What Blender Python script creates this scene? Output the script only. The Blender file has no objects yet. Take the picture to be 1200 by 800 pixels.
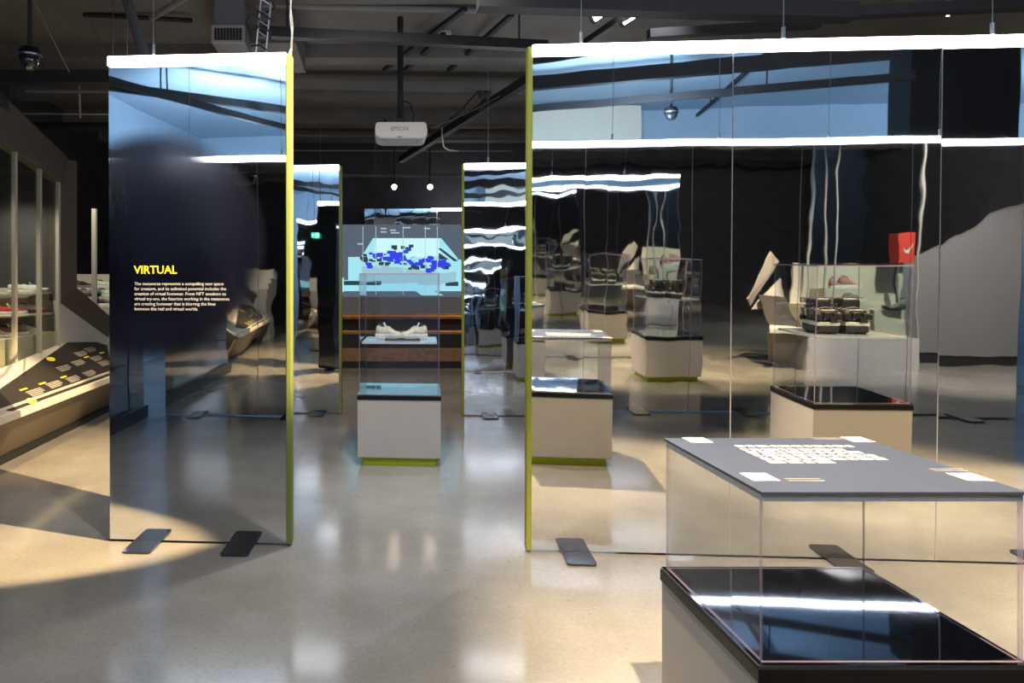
import bpy, bmesh, math, random
from mathutils import Vector, Matrix
random.seed(7)
scene = bpy.context.scene
COL = scene.collection
PI = math.pi

# ------------------------------------------------------------------ camera
EYE, F, PX, PY = 1.49, 850.0, 440.0, 327.0      # eye height, focal length and optical centre (1200x800 frame)
cam_d = bpy.data.cameras.new('camera')
cam_d.sensor_width = 36.0
cam_d.lens = 36.0 * F / 1200.0
cam_d.shift_x = (600.0 - PX) / 1200.0
cam_d.shift_y = -(400.0 - PY) / 1200.0
cam_d.clip_start = 0.05
cam = bpy.data.objects.new('camera', cam_d)
COL.objects.link(cam)
cam.location = (0, 0, EYE)
cam.rotation_euler = (PI / 2, 0, 0)
scene.camera = cam

# ------------------------------------------------------------------ world, exposure
w = bpy.data.worlds.new('world')
scene.world = w
w.use_nodes = True
w.node_tree.nodes['Background'].inputs[0].default_value = (0.5, 0.6, 0.8, 1)
w.node_tree.nodes['Background'].inputs[1].default_value = 0.02
vs = scene.view_settings
vs.view_transform = 'Standard'
vs.look = 'None'
vs.gamma = 1
vs.use_curve_mapping = False
vs.exposure = 1.0
cy = scene.cycles
cy.max_bounces = 20
cy.diffuse_bounces = 4
cy.glossy_bounces = 12
cy.transmission_bounces = 8
cy.transparent_max_bounces = 40
cy.caustics_reflective = False
cy.caustics_refractive = False
cy.sample_clamp_indirect = 6.0

# ------------------------------------------------------------------ lights
WARM = (1.0, 0.74, 0.40)
COOL = (0.62, 0.80, 1.0)
def spot(name, loc, target, power, size_deg, color=WARM, blend=0.4, radius=0.04):
    d = bpy.data.lights.new(name, 'SPOT')
    d.energy = power; d.color = color; d.spot_size = math.radians(size_deg)
    d.spot_blend = blend; d.shadow_soft_size = radius
    o = bpy.data.objects.new(name, d); COL.objects.link(o)
    o.location = loc
    z = (Vector(loc) - Vector(target)).normalized()
    ref = Vector((1, 0, 0))
    y = z.cross(ref).normalized(); x = y.cross(z)
    o.rotation_euler = Matrix((x, y, z)).transposed().to_euler()
    return o
# added spotlight cut by an unseen flap (built below) whose straight edge falls across the floor before the text panel
S = Vector((1.00, 3.15, 4.0))
B0, B1 = Vector((-1.81, 3.49, 0)), Vector((-0.784, 3.92, 0))
mid = B0 * 0.75 + B1 * 0.25
dm = (mid - S).normalized()
pn = (B1 - S).cross(B0 - S).normalized()
if pn.y < 0: pn = -pn
HALF = math.radians(17)
axis = dm * math.cos(HALF) + pn * math.sin(HALF)
spot('added_pool_spot', S, S + axis * 4, 2000, 36, (1.0, 0.70, 0.35), 0.25, 0.004)
spot('spot_foreground', (0.72, 0.78, 4.0), (1.95, 3.0, 0), 1050, 42, (1.0, 0.75, 0.45), 0.6, 0.03)
spot('spot_right_case', (4.3, 0.8, 4.0), (3.4, 2.6, 0), 420, 46, WARM, 0.6, 0.03)
spot('spot_right_pool', (4.6, 1.4, 4.0), (4.35, 3.3, 0), 1000, 44, WARM, 0.6, 0.03)
spot('spot_left_showcase', (-1.6, 6.4, 4.0), (-2.65, 6.7, 0.2), 420, 46, (1.0, 0.66, 0.31), 1.0, 0.15)
spot('spot_aisle', (0.2, 2.0, 4.1), (0.1, 3.6, 0), 170, 100, (1.0, 0.95, 0.88), 0.9, 0.06)
spot('spot_centre_case', (0.2, 4.7, 4.1), (0.2, 6.0, 0.3), 190, 120, (1.0, 0.95, 0.90), 1.0, 0.06)
spot('mirror_bounce_fill', (1.5, 3.75, 4.0), (1.3, 2.35, 0.4), 300, 36, WARM, 0.7, 0.04)  # added to stand in for warm light bounced off the mirrors
spot('mirror_bounce_fill', (3.5, 3.6, 4.0), (3.2, 2.5, 0.4), 520, 36, WARM, 0.7, 0.04)  # same stand-in bounce for the case right of the camera
spot('spot_far_aisle', (0.3, 8.8, 4.1), (0.3, 10.6, 0), 130, 75, (1.0, 0.80, 0.55), 0.8, 0.05)
spot('spot_showcase_inside', (-3.6, 6.3, 2.5), (-3.8, 6.4, 0.9), 30, 130, (1.0, 0.9, 0.75), 0.9, 0.04)
spot('spot_showcase_inside', (-3.6, 7.2, 2.5), (-3.8, 7.2, 0.9), 30, 130, (1.0, 0.9, 0.75), 0.9, 0.04)
spot('fill_rear_case', (2.4, 5.9, 4.0), (2.2, 4.9, 0.4), 160, 80, (0.95, 0.97, 1.0), 0.8, 0.05)  # added to brighten the cases behind the right-hand mirror wall
spot('spot_stepped_display', (-3.3, 8.4, 3.2), (-3.5, 9.6, 1.2), 60, 70, (1.0, 0.9, 0.75), 0.8, 0.04)
spot('spot_right_wing', (6.5, 0.6, 4.0), (7.2, 3.2, 0.8), 700, 80, (1.0, 0.86, 0.68), 0.7, 0.05)
spot('spot_rear_left', (-1.6, -1.2, 4.0), (-1.9, -3.0, 0), 220, 70, WARM, 0.6, 0.05)
spot('wash_far_right', (7.0, 5.0, 4.0), (11.5, 9.0, 1.6), 260, 150, (1.0, 0.93, 0.88), 0.9, 0.1)  # wash added to lift the black walls on the right
spot('blue_fill_rear_right', (2.5, -1.4, 2.9), (2.5, -2.6, 4.2), 250, 165, (0.60, 0.80, 1.0), 0.8, 0.2)  # three added fills that even out the blue on the rear ceiling
spot('blue_fill_rear_left', (-2.5, -1.4, 2.9), (-2.5, -2.6, 4.2), 250, 165, (0.60, 0.80, 1.0), 0.8, 0.2)
spot('blue_fill_rear_far', (9.3, -2.4, 2.9), (9.3, -3.4, 4.2), 200, 165, (0.60, 0.80, 1.0), 0.8, 0.2)

# ------------------------------------------------------------------ materials
def pbr(name, color, rough=0.5, metal=0.0, spec=0.5, noise=0.0, nscale=20.0, bump=0.0, emit=None, estr=0.0, coat=0.0):
    m = bpy.data.materials.new(name); m.use_nodes = True
    nt = m.node_tree; b = nt.nodes['Principled BSDF']
    b.inputs['Base Color'].default_value = (*color, 1)
    b.inputs['Roughness'].default_value = rough
    b.inputs['Metallic'].default_value = metal
    b.inputs['Specular IOR Level'].default_value = spec
    b.inputs['Coat Weight'].default_value = coat
    if noise > 0 or bump > 0:
        tc = nt.nodes.new('ShaderNodeTexCoord')
        n = nt.nodes.new('ShaderNodeTexNoise'); n.inputs['Scale'].default_value = nscale; n.inputs['Detail'].default_value = 5
        nt.links.new(tc.outputs['Object'], n.inputs['Vector'])
        if noise > 0:
            r = nt.nodes.new('ShaderNodeValToRGB')
            r.color_ramp.elements[0].position = 0.3; r.color_ramp.elements[1].position = 0.7
            r.color_ramp.elements[0].color = (*[c * (1 - noise) for c in color], 1)
            r.color_ramp.elements[1].color = (*[min(1, c * (1 + noise)) for c in color], 1)
            nt.links.new(n.outputs['Fac'], r.inputs['Fac']); nt.links.new(r.outputs['Color'], b.inputs['Base Color'])
        if bump > 0:
            bp = nt.nodes.new('ShaderNodeBump'); bp.inputs['Strength'].default_value = bump; bp.inputs['Distance'].default_value = 0.01
            nt.links.new(n.outputs['Fac'], bp.inputs['Height']); nt.links.new(bp.outputs['Normal'], b.inputs['Normal'])
    if emit:
        b.inputs['Emission Color'].default_value = (*emit, 1); b.inputs['Emission Strength'].default_value = estr
    return m

def mirror_mat(name, wave, scale, tint=(0.80, 0.82, 0.84)):
    m = bpy.data.materials.new(name); m.use_nodes = True
    nt = m.node_tree; b = nt.nodes['Principled BSDF']
    b.inputs['Base Color'].default_value = (*tint, 1); b.inputs['Metallic'].default_value = 1.0
    b.inputs['Roughness'].default_value = 0.015
    tc = nt.nodes.new('ShaderNodeTexCoord')
    mp = nt.nodes.new('ShaderNodeMapping'); mp.inputs['Scale'].default_value = (1.3, 1.0, 1.0)
    n = nt.nodes.new('ShaderNodeTexNoise'); n.inputs['Scale'].default_value = scale; n.inputs['Detail'].default_value = 0.6
    bp = nt.nodes.new('ShaderNodeBump'); bp.inputs['Strength'].default_value = 1.0; bp.inputs['Distance'].default_value = wave
    nt.links.new(tc.outputs['Object'], mp.inputs['Vector']); nt.links.new(mp.outputs[0], n.inputs['Vector'])
    nt.links.new(n.outputs['Fac'], bp.inputs['Height']); nt.links.new(bp.outputs['Normal'], b.inputs['Normal'])
    return m

def glass_mat(name, tint=(0.97, 0.98, 1.0), refl=1.0):
    m = bpy.data.materials.new(name); m.use_nodes = True
    nt = m.node_tree; nt.nodes.clear()
    o = nt.nodes.new('ShaderNodeOutputMaterial')
    t = nt.nodes.new('ShaderNodeBsdfTransparent'); t.inputs[0].default_value = (*tint, 1)
    g = nt.nodes.new('ShaderNodeBsdfGlossy'); g.inputs['Roughness'].default_value = 0.01
    lw = nt.nodes.new('ShaderNodeLayerWeight'); lw.inputs['Blend'].default_value = 0.5
    pw = nt.nodes.new('ShaderNodeMath'); pw.operation = 'POWER'; pw.inputs[1].default_value = 4.5
    mu = nt.nodes.new('ShaderNodeMath'); mu.operation = 'MULTIPLY_ADD'; mu.inputs[1].default_value = 0.8 * refl; mu.inputs[2].default_value = 0.03 * refl
    mx = nt.nodes.new('ShaderNodeMixShader')
    nt.links.new(lw.outputs['Facing'], pw.inputs[0]); nt.links.new(pw.outputs[0], mu.inputs[0]); nt.links.new(mu.outputs[0], mx.inputs[0])
    nt.links.new(t.outputs[0], mx.inputs[1]); nt.links.new(g.outputs[0], mx.inputs[2]); nt.links.new(mx.outputs[0], o.inputs[0])
    return m

def edge_mat(name, color, alpha):
    m = bpy.data.materials.new(name); m.use_nodes = True
    nt = m.node_tree; nt.nodes.clear()
    o = nt.nodes.new('ShaderNodeOutputMaterial')
    t = nt.nodes.new('ShaderNodeBsdfTransparent')
    g = nt.nodes.new('ShaderNodeBsdfDiffuse'); g.inputs[0].default_value = (*color, 1)
    mx = nt.nodes.new('ShaderNodeMixShader'); mx.inputs[0].default_value = alpha
    nt.links.new(t.outputs[0], mx.inputs[1]); nt.links.new(g.outputs[0], mx.inputs[2]); nt.links.new(mx.outputs[0], o.inputs[0])
    return m

def emit_mat(name, color, strength):
    m = bpy.data.materials.new(name); m.use_nodes = True
    nt = m.node_tree; nt.nodes.clear()
    o = nt.nodes.new('ShaderNodeOutputMaterial'); e = nt.nodes.new('ShaderNodeEmission')
    e.inputs[0].default_value = (*color, 1); e.inputs[1].default_value = strength
    nt.links.new(e.outputs[0], o.inputs[0])
    return m

def floor_mat():
    m = bpy.data.materials.new('polished_concrete'); m.use_nodes = True
    nt = m.node_tree; b = nt.nodes['Principled BSDF']
    tc = nt.nodes.new('ShaderNodeTexCoord')
    n1 = nt.nodes.new('ShaderNodeTexNoise'); n1.inputs['Scale'].default_value = 1.3; n1.inputs['Detail'].default_value = 7; n1.inputs['Roughness'].default_value = 0.62
    n2 = nt.nodes.new('ShaderNodeTexNoise'); n2.inputs['Scale'].default_value = 55; n2.inputs['Detail'].default_value = 3
    vo = nt.nodes.new('ShaderNodeTexVoronoi'); vo.inputs['Scale'].default_value = 7
    r1 = nt.nodes.new('ShaderNodeValToRGB')
    r1.color_ramp.elements[0].position = 0.32; r1.color_ramp.elements[0].color = (0.235, 0.225, 0.210, 1)
    r1.color_ramp.elements[1].position = 0.68; r1.color_ramp.elements[1].color = (0.33, 0.32, 0.302, 1)
    r2 = nt.nodes.new('ShaderNodeValToRGB')
    r2.color_ramp.elements[0].position = 0.35; r2.color_ramp.elements[0].color = (0.93, 0.93, 0.93, 1)
    r2.color_ramp.elements[1].position = 0.65; r2.color_ramp.elements[1].color = (1.05, 1.05, 1.05, 1)
    r3 = nt.nodes.new('ShaderNodeValToRGB')
    r3.color_ramp.elements[0].position = 0.03; r3.color_ramp.elements[0].color = (0.55, 0.5, 0.45, 1)
    r3.color_ramp.elements[1].position = 0.09; r3.color_ramp.elements[1].color = (1, 1, 1, 1)
    m1 = nt.nodes.new('ShaderNodeMixRGB'); m1.blend_type = 'MULTIPLY'; m1.inputs[0].default_value = 1
    m2 = nt.nodes.new('ShaderNodeMixRGB'); m2.blend_type = 'MULTIPLY'; m2.inputs[0].default_value = 0.5
    L = nt.links.new
    for t in (n1, n2, vo): L(tc.outputs['Object'], t.inputs['Vector'])
    L(n1.outputs['Fac'], r1.inputs['Fac']); L(n2.outputs['Fac'], r2.inputs['Fac']); L(vo.outputs['Distance'], r3.inputs['Fac'])
    L(r1.outputs['Color'], m1.inputs[1]); L(r2.outputs['Color'], m1.inputs[2])
    L(m1.outputs[0], m2.inputs[1]); L(r3.outputs['Color'], m2.inputs[2]); L(m2.outputs[0], b.inputs['Base Color'])
    mr = nt.nodes.new('ShaderNodeMapRange'); mr.inputs['To Min'].default_value = 0.10; mr.inputs['To Max'].default_value = 0.18
    L(n1.outputs['Fac'], mr.inputs['Value']); L(mr.outputs[0], b.inputs['Roughness'])
    b.inputs['Specular IOR Level'].default_value = 0.75
    bp = nt.nodes.new('ShaderNodeBump'); bp.inputs['Strength'].default_value = 0.035; bp.inputs['Distance'].default_value = 0.01
    L(n1.outputs['Fac'], bp.inputs['Height']); L(bp.outputs['Normal'], b.inputs['Normal'])
    return m

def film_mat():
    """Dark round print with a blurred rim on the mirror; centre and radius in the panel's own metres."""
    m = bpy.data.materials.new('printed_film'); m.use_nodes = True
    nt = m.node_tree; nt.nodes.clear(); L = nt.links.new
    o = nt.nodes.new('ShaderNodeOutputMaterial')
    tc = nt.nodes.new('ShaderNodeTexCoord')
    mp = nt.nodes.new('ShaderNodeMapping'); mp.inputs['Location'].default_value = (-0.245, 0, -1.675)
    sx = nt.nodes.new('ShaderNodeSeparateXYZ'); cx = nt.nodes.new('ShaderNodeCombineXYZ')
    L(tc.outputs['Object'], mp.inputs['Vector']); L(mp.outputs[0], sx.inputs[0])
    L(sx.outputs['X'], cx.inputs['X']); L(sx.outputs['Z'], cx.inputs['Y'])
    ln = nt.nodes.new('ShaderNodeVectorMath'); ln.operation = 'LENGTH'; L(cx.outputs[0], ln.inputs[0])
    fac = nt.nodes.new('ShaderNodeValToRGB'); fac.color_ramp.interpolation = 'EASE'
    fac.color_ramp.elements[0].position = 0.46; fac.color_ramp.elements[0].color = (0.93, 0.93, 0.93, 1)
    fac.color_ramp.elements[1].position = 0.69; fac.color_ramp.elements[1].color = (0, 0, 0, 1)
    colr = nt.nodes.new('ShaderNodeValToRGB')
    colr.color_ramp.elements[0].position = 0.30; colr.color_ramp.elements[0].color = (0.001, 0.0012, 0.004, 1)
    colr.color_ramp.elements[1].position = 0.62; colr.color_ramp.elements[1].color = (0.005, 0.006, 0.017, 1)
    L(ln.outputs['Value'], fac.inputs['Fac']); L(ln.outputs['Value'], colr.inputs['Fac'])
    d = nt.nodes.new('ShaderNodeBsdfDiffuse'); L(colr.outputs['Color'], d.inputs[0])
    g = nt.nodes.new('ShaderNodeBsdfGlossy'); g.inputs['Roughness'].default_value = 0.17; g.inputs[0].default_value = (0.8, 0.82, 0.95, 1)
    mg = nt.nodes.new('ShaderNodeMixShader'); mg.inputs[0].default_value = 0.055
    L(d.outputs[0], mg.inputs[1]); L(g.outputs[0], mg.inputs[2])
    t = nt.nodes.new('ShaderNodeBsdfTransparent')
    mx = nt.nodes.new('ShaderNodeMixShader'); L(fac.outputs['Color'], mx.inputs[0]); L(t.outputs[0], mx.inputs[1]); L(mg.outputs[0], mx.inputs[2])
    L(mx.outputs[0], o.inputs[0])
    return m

M = dict(
    floor=floor_mat(),
    ceiling=pbr('ceiling_paint', (0.165, 0.15, 0.134), 0.9, noise=0.15, nscale=2.5),
    pale=pbr('blue_lit_paint', (0.42, 0.55, 0.68), 0.9, noise=0.03, nscale=2),  # white paint with the blue of the tube light put into its colour
    black=pbr('black_paint', (0.012, 0.012, 0.014), 0.6),
    blackwall=pbr('black_wall', (0.055, 0.052, 0.056), 0.7, noise=0.2, nscale=3),
    mirror=mirror_mat('mirror_sheet', 0.0011, 1.8),
    mirror_far=mirror_mat('mirror_sheet_wavy', 0.0016, 3.0),
    film=film_mat(),
    olive=pbr('olive_trim', (0.27, 0.30, 0.025), 0.45, noise=0.05),
    seam=pbr('seam_strip', (0.28, 0.28, 0.29), 0.4),
    lime=pbr('lime_paint', (0.42, 0.50, 0.012), 0.5, noise=0.05),
    yellow=pbr('yellow_trim', (0.185, 0.225, 0.05), 0.45, noise=0.05),
    tube=emit_mat('light_tube', (0.86, 0.91, 1.0), 11.0),
    glass=glass_mat('clear_acrylic'),
    glass2=glass_mat('showcase_glass', (0.93, 0.97, 0.94), 1.2),
    edge=edge_mat('acrylic_edge', (0.42, 0.34, 0.48), 0.55),
    edgelit=edge_mat('acrylic_edge_lit', (0.95, 0.95, 0.95), 0.92),  # light glowing in the acrylic edge, painted as near-white colour
    plinth=pbr('plinth_paint', (0.45, 0.43, 0.42), 0.55, noise=0.03, nscale=6),
    darkgloss=pbr('dark_gloss_glass', (0.012, 0.014, 0.02), 0.03, spec=0.9, coat=1.0),
    darkmirror=pbr('dark_mirror_glass', (0.42, 0.44, 0.47), 0.03, metal=1.0),
    capedge=pbr('black_laminate', (0.007, 0.007, 0.008), 0.3, spec=0.3),
    info=pbr('slate_print', (0.040, 0.050, 0.084), 0.33, noise=0.03),
    white=pbr('white_print', (0.62, 0.59, 0.55), 0.6),
    textwhite=pbr('text_white', (0.55, 0.56, 0.60), 0.6, emit=None),
    textyellow=pbr('text_yellow', (0.95, 0.86, 0.02), 0.6),
    plate=pbr('black_steel_plate', (0.02, 0.022, 0.028), 0.22, metal=0.0, spec=0.7, coat=0.6),
    steel=pbr('brushed_steel', (0.45, 0.45, 0.47), 0.3, metal=1.0),
    grey=pbr('grey_metal', (0.22, 0.22, 0.225), 0.5),
    greyblue=pbr('grey_duct', (0.20, 0.20, 0.22), 0.6),
    projector=pbr('projector_plastic', (0.60, 0.585, 0.57), 0.45, noise=0.02),
    greytext=pbr('grey_print', (0.25, 0.25, 0.26), 0.6),
    lens=pbr('lens_glass', (0.01, 0.01, 0.015), 0.05),
    lamp=emit_mat('lamp_glow', (1.0, 0.80, 0.55), 25.0),
    lampwhite=emit_mat('lamp_glow_white', (0.95, 0.97, 1.0), 12.0),
    wood=pbr('warm_wood', (0.26, 0.155, 0.075), 0.5, noise=0.3, nscale=9),
    cream=pbr('cream_paint', (0.62, 0.56, 0.45), 0.6, noise=0.03),
    whitefacet=pbr('white_facet', (0.52, 0.49, 0.45), 0.6, noise=0.03),
    brown=pbr('brown_frame', (0.085, 0.068, 0.052), 0.55, noise=0.1),
    mullion=pbr('pale_mullion', (0.50, 0.46, 0.40), 0.5),
    textpanel=pbr('text_panel', (0.022, 0.019, 0.018), 0.55, noise=0.1),
    texttan=pbr('text_tan', (0.36, 0.33, 0.29), 0.6, noise=0.3, nscale=120),
    golden=pbr('fascia_paint', (0.16, 0.13, 0.09), 0.5),
    rail=pbr('rail_metal', (0.72, 0.66, 0.55), 0.35),
    greywall=pbr('grey_facet', (0.17, 0.17, 0.18), 0.6, noise=0.04),
    rubber=pbr('black_rubber', (0.015, 0.015, 0.016), 0.6, bump=0.3, nscale=60),
    shelf=pbr('pale_shelf', (0.62, 0.70, 0.74), 0.12, coat=0.5),
    mat=pbr('grey_mat', (0.05, 0.05, 0.055), 0.6),
    scr_grey=emit_mat('screen_grey', (0.10, 0.13, 0.17), 0.5),
    scr_low=emit_mat('screen_low', (0.070, 0.062, 0.060), 0.5),
    scr_cyan=emit_mat('screen_cyan', (0.36, 0.76, 0.86), 0.52),
    scr_pale=emit_mat('screen_pale', (0.60, 0.95, 0.98), 0.5),
    scr_teal=emit_mat('screen_teal', (0.30, 0.52, 0.58), 0.55),
    scr_blue=emit_mat('screen_blue', (0.035, 0.05, 0.72), 0.6),
    scr_dark=emit_mat('screen_dark', (0.035, 0.06, 0.08), 0.5),
    scr_text=emit_mat('screen_text', (0.45, 0.6, 0.65), 0.5),
    exit=emit_mat('exit_green', (0.02, 0.45, 0.25), 1.6),
    exitwhite=emit_mat('exit_white', (0.75, 1.0, 0.9), 1.8),
)
def fabric(name, c, r=0.75): return pbr(name, c, r, noise=0.18, nscale=45, bump=0.15)
FAB = dict(cream=fabric('shoe_cream', (0.66, 0.60, 0.50)), white=fabric('shoe_white', (0.72, 0.70, 0.66)),
           black=fabric('shoe_black', (0.02, 0.02, 0.02), 0.45), red=fabric('shoe_red', (0.55, 0.04, 0.03)),
           pink=fabric('shoe_pink', (0.50, 0.22, 0.22)), brown=fabric('shoe_brown', (0.22, 0.10, 0.06)),
           grey=fabric('shoe_grey', (0.20, 0.19, 0.18)), mint=fabric('shoe_mint', (0.55, 0.72, 0.55)),
           yellow=fabric('shoe_yellow', (0.65, 0.45, 0.06)), dark=fabric('shoe_lining', (0.03, 0.028, 0.026)))

# ------------------------------------------------------------------ mesh helpers
def link(name, bm, mats, parent=None, loc=None, rot=None, smooth=False):
    me = bpy.data.meshes.new(name)
    bmesh.ops.recalc_face_normals(bm, faces=bm.faces)
    bm.to_mesh(me); bm.free()
    for m in (mats if isinstance(mats, (list, tuple)) else [mats]): me.materials.append(m)
    if smooth:
        for p in me.polygons: p.use_smooth = True
    o = bpy.data.objects.new(name, me); COL.objects.link(o)
    if parent is not None: o.parent = parent
    if loc is not None: o.location = loc
    if rot is not None: o.rotation_euler = rot
    return o
def tag(o, label=None, cat=None, group=None, kind=None):
    if label: o['label'] = label
    if cat: o['category'] = cat
    if group: o['group'] = group
    if kind: o['kind'] = kind
    return o
def thing(name, label, cat, loc=(0, 0, 0), rot=(0, 0, 0), group=None):
    o = bpy.data.objects.new(name, None); COL.objects.link(o)
    o.empty_display_size = 0.1; o.location = loc; o.rotation_euler = rot
    return tag(o, label, cat, group)
def box(bm, x0, x1, y0, y1, z0, z1, mi=0, bevel=0.0):
    vs_ = [bm.verts.new((x, y, z)) for x in (x0, x1) for y in (y0, y1) for z in (z0, z1)]
    fs = []
    for q in ((0, 1, 3, 2), (4, 6, 7, 5), (0, 4, 5, 1), (2, 3, 7, 6), (0, 2, 6, 4), (1, 5, 7, 3)):
        f = bm.faces.new([vs_[i] for i in q]); f.material_index = mi; fs.append(f)
    if bevel > 0:
        es = list({e for f in fs for e in f.edges})
        bmesh.ops.bevel(bm, geom=es, offset=bevel, segments=2, affect='EDGES', profile=0.5)
    return fs
def bx(x0, x1, y0, y1, z0, z1, bevel=0.0):
    bm = bmesh.new(); box(bm, x0, x1, y0, y1, z0, z1, 0, bevel); return bm
def bar(bm, a, b, r, sides=8, mi=0, r2=None):
    a, b = Vector(a), Vector(b); d = (b - a).normalized()
    u = d.cross(Vector((0, 0, 1)))
    if u.length < 1e-4: u = d.cross(Vector((1, 0, 0)))
    u.normalize(); v = d.cross(u); r2 = r if r2 is None else r2
    A = [bm.verts.new(a + (u * math.cos(t) + v * math.sin(t)) * r) for t in [2 * PI * k / sides for k in range(sides)]]
    B = [bm.verts.new(b + (u * math.cos(t) + v * math.sin(t)) * r2) for t in [2 * PI * k / sides for k in range(sides)]]
    for k in range(sides):
        f = bm.faces.new((A[k], A[(k + 1) % sides], B[(k + 1) % sides], B[k])); f.material_index = mi
    f = bm.faces.new(A[::-1]); f.material_index = mi
    f = bm.faces.new(B); f.material_index = mi
def path(bm, pts, r, sides=6):
    for a, b in zip(pts[:-1], pts[1:]): bar(bm, a, b, r, sides)
def beam(bm, a, b, wd, ht):
    """Rectangular bar from a to b, wd across (horizontal), ht tall."""
    a, b = Vector(a), Vector(b); d = (b - a).normalized()
    u = d.cross(Vector((0, 0, 1)))
    if u.length < 1e-4: u = Vector((1, 0, 0))
    u.normalize(); v = u.cross(d)
    c = [(-1, -1), (1, -1), (1, 1), (-1, 1)]
    A = [bm.verts.new(a + u * (i * wd / 2) + v * (j * ht / 2)) for i, j in c]
    B = [bm.verts.new(b + u * (i * wd / 2) + v * (j * ht / 2)) for i, j in c]
    for k in range(4): bm.faces.new((A[k], A[(k + 1) % 4], B[(k + 1) % 4], B[k]))
    bm.faces.new(A[::-1]); bm.faces.new(B)
def slab(bm, pts, thick, mi=0):
    """Planar polygon (3D points) extruded by the vector thick."""
    t = Vector(thick)
    A = [bm.verts.new(Vector(p)) for p in pts]; B = [bm.verts.new(Vector(p) + t) for p in pts]
    n = len(A)
    bm.faces.new(A).material_index = mi; bm.faces.new(B[::-1]).material_index = mi
    for k in range(n): bm.faces.new((A[k], A[(k + 1) % n], B[(k + 1) % n], B[k])).material_index = mi
def lathe(bm, prof, c=(0, 0, 0), n=20):
    rings = []
    for r, z in prof:
        rings.append([bm.verts.new((c[0] + r * math.cos(2 * PI * k / n), c[1] + r * math.sin(2 * PI * k / n), c[2] + z)) for k in range(n)])
    for A, B in zip(rings[:-1], rings[1:]):
        for k in range(n): bm.faces.new((A[k], A[(k + 1) % n], B[(k + 1) % n], B[k]))
    bm.faces.new(rings[0][::-1]); bm.faces.new(rings[-1])
def rounded_plate(x0, x1, y0, y1, z0, z1, r, seg=4):
    bm = bmesh.new(); pts = []
    for cx_, cy_, a0 in ((x1 - r, y1 - r, 0), (x0 + r, y1 - r, 90), (x0 + r, y0 + r, 180), (x1 - r, y0 + r, 270)):
        for k in range(seg + 1):
            a = math.radians(a0 + 90 * k / seg); pts.append((cx_ + r * math.cos(a), cy_ + r * math.sin(a), z0))
    slab(bm, pts, (0, 0, z1 - z0)); return bm
def text_mesh(name, body, size, mat, parent, loc, rot, width=None, bold=0.0, space=1.0, align='LEFT', depth=0.0006):
    c = bpy.data.curves.new(name, 'FONT'); c.body = body; c.size = size; c.offset = bold
    c.space_line = space; c.align_x = align; c.extrude = depth; c.resolution_u = 2
    t = bpy.data.objects.new(name + '_curve', c); COL.objects.link(t)
    dg = bpy.context.evaluated_depsgraph_get(); dg.update()
    me = bpy.data.meshes.new_from_object(t.evaluated_get(dg))
    bpy.data.objects.remove(t); bpy.data.curves.remove(c)
    if width:
        xs = [v.co.x for v in me.vertices]; s = width / (max(xs) - min(xs))
        for v in me.vertices: v.co.x *= s; v.co.y *= s
    me.name = name; me.materials.clear(); me.materials.append(mat)
    o = bpy.data.objects.new(name, me); COL.objects.link(o)
    o.parent = parent; o.location = loc; o.rotation_euler = rot
    return o

# ------------------------------------------------------------------ room
def struct(name, bm, m, **k):
    return tag(link(name, bm, m, **k), kind='structure')
struct('floor', bx(-7, 13, -7, 15, -0.1, 0.0), M['floor'])
struct('ceiling', bx(-7, 13, 0.9, 15, 4.2, 4.3), M['ceiling'])
struct('ceiling', bx(-7, 13, -7, 0.9, 4.2, 4.3), M['pale'])
struct('wall_back', bx(-7, 13, -6.1, -6.0, 0, 4.2), M['pale'])
struct('wall_front', bx(-7, 13, 14.0, 14.1, 0, 4.2), M['blackwall'])
struct('wall_left', bx(-5.1, -5.0, 0.9, 14.0, 0, 4.2), M['blackwall'])
struct('wall_left', bx(-5.1, -5.0, -6.0, 0.9, 0, 4.2), M['pale'])
struct('wall_right', bx(12.0, 12.1, -6.0, 14.0, 0, 4.2), M['blackwall'])
# joists under the dark ceiling
for y0, d_ in ((8.35, 0.16), (9.9, 0.22), (11.6, 0.22), (13.1, 0.2)):
    struct('trim_1', bx(-5, 12, y0, y0 + 0.28, 4.2 - d_, 4.2), M['ceiling'])
# dark column behind the camera
struct('wall_column', bx(5.75, 6.95, -2.3, -1.8, 0, 4.2), M['black'])
struct('wall_recess', bx(1.3, 3.3, -5.2, -5.0, 3.2, 4.1), M['cream'])

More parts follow.
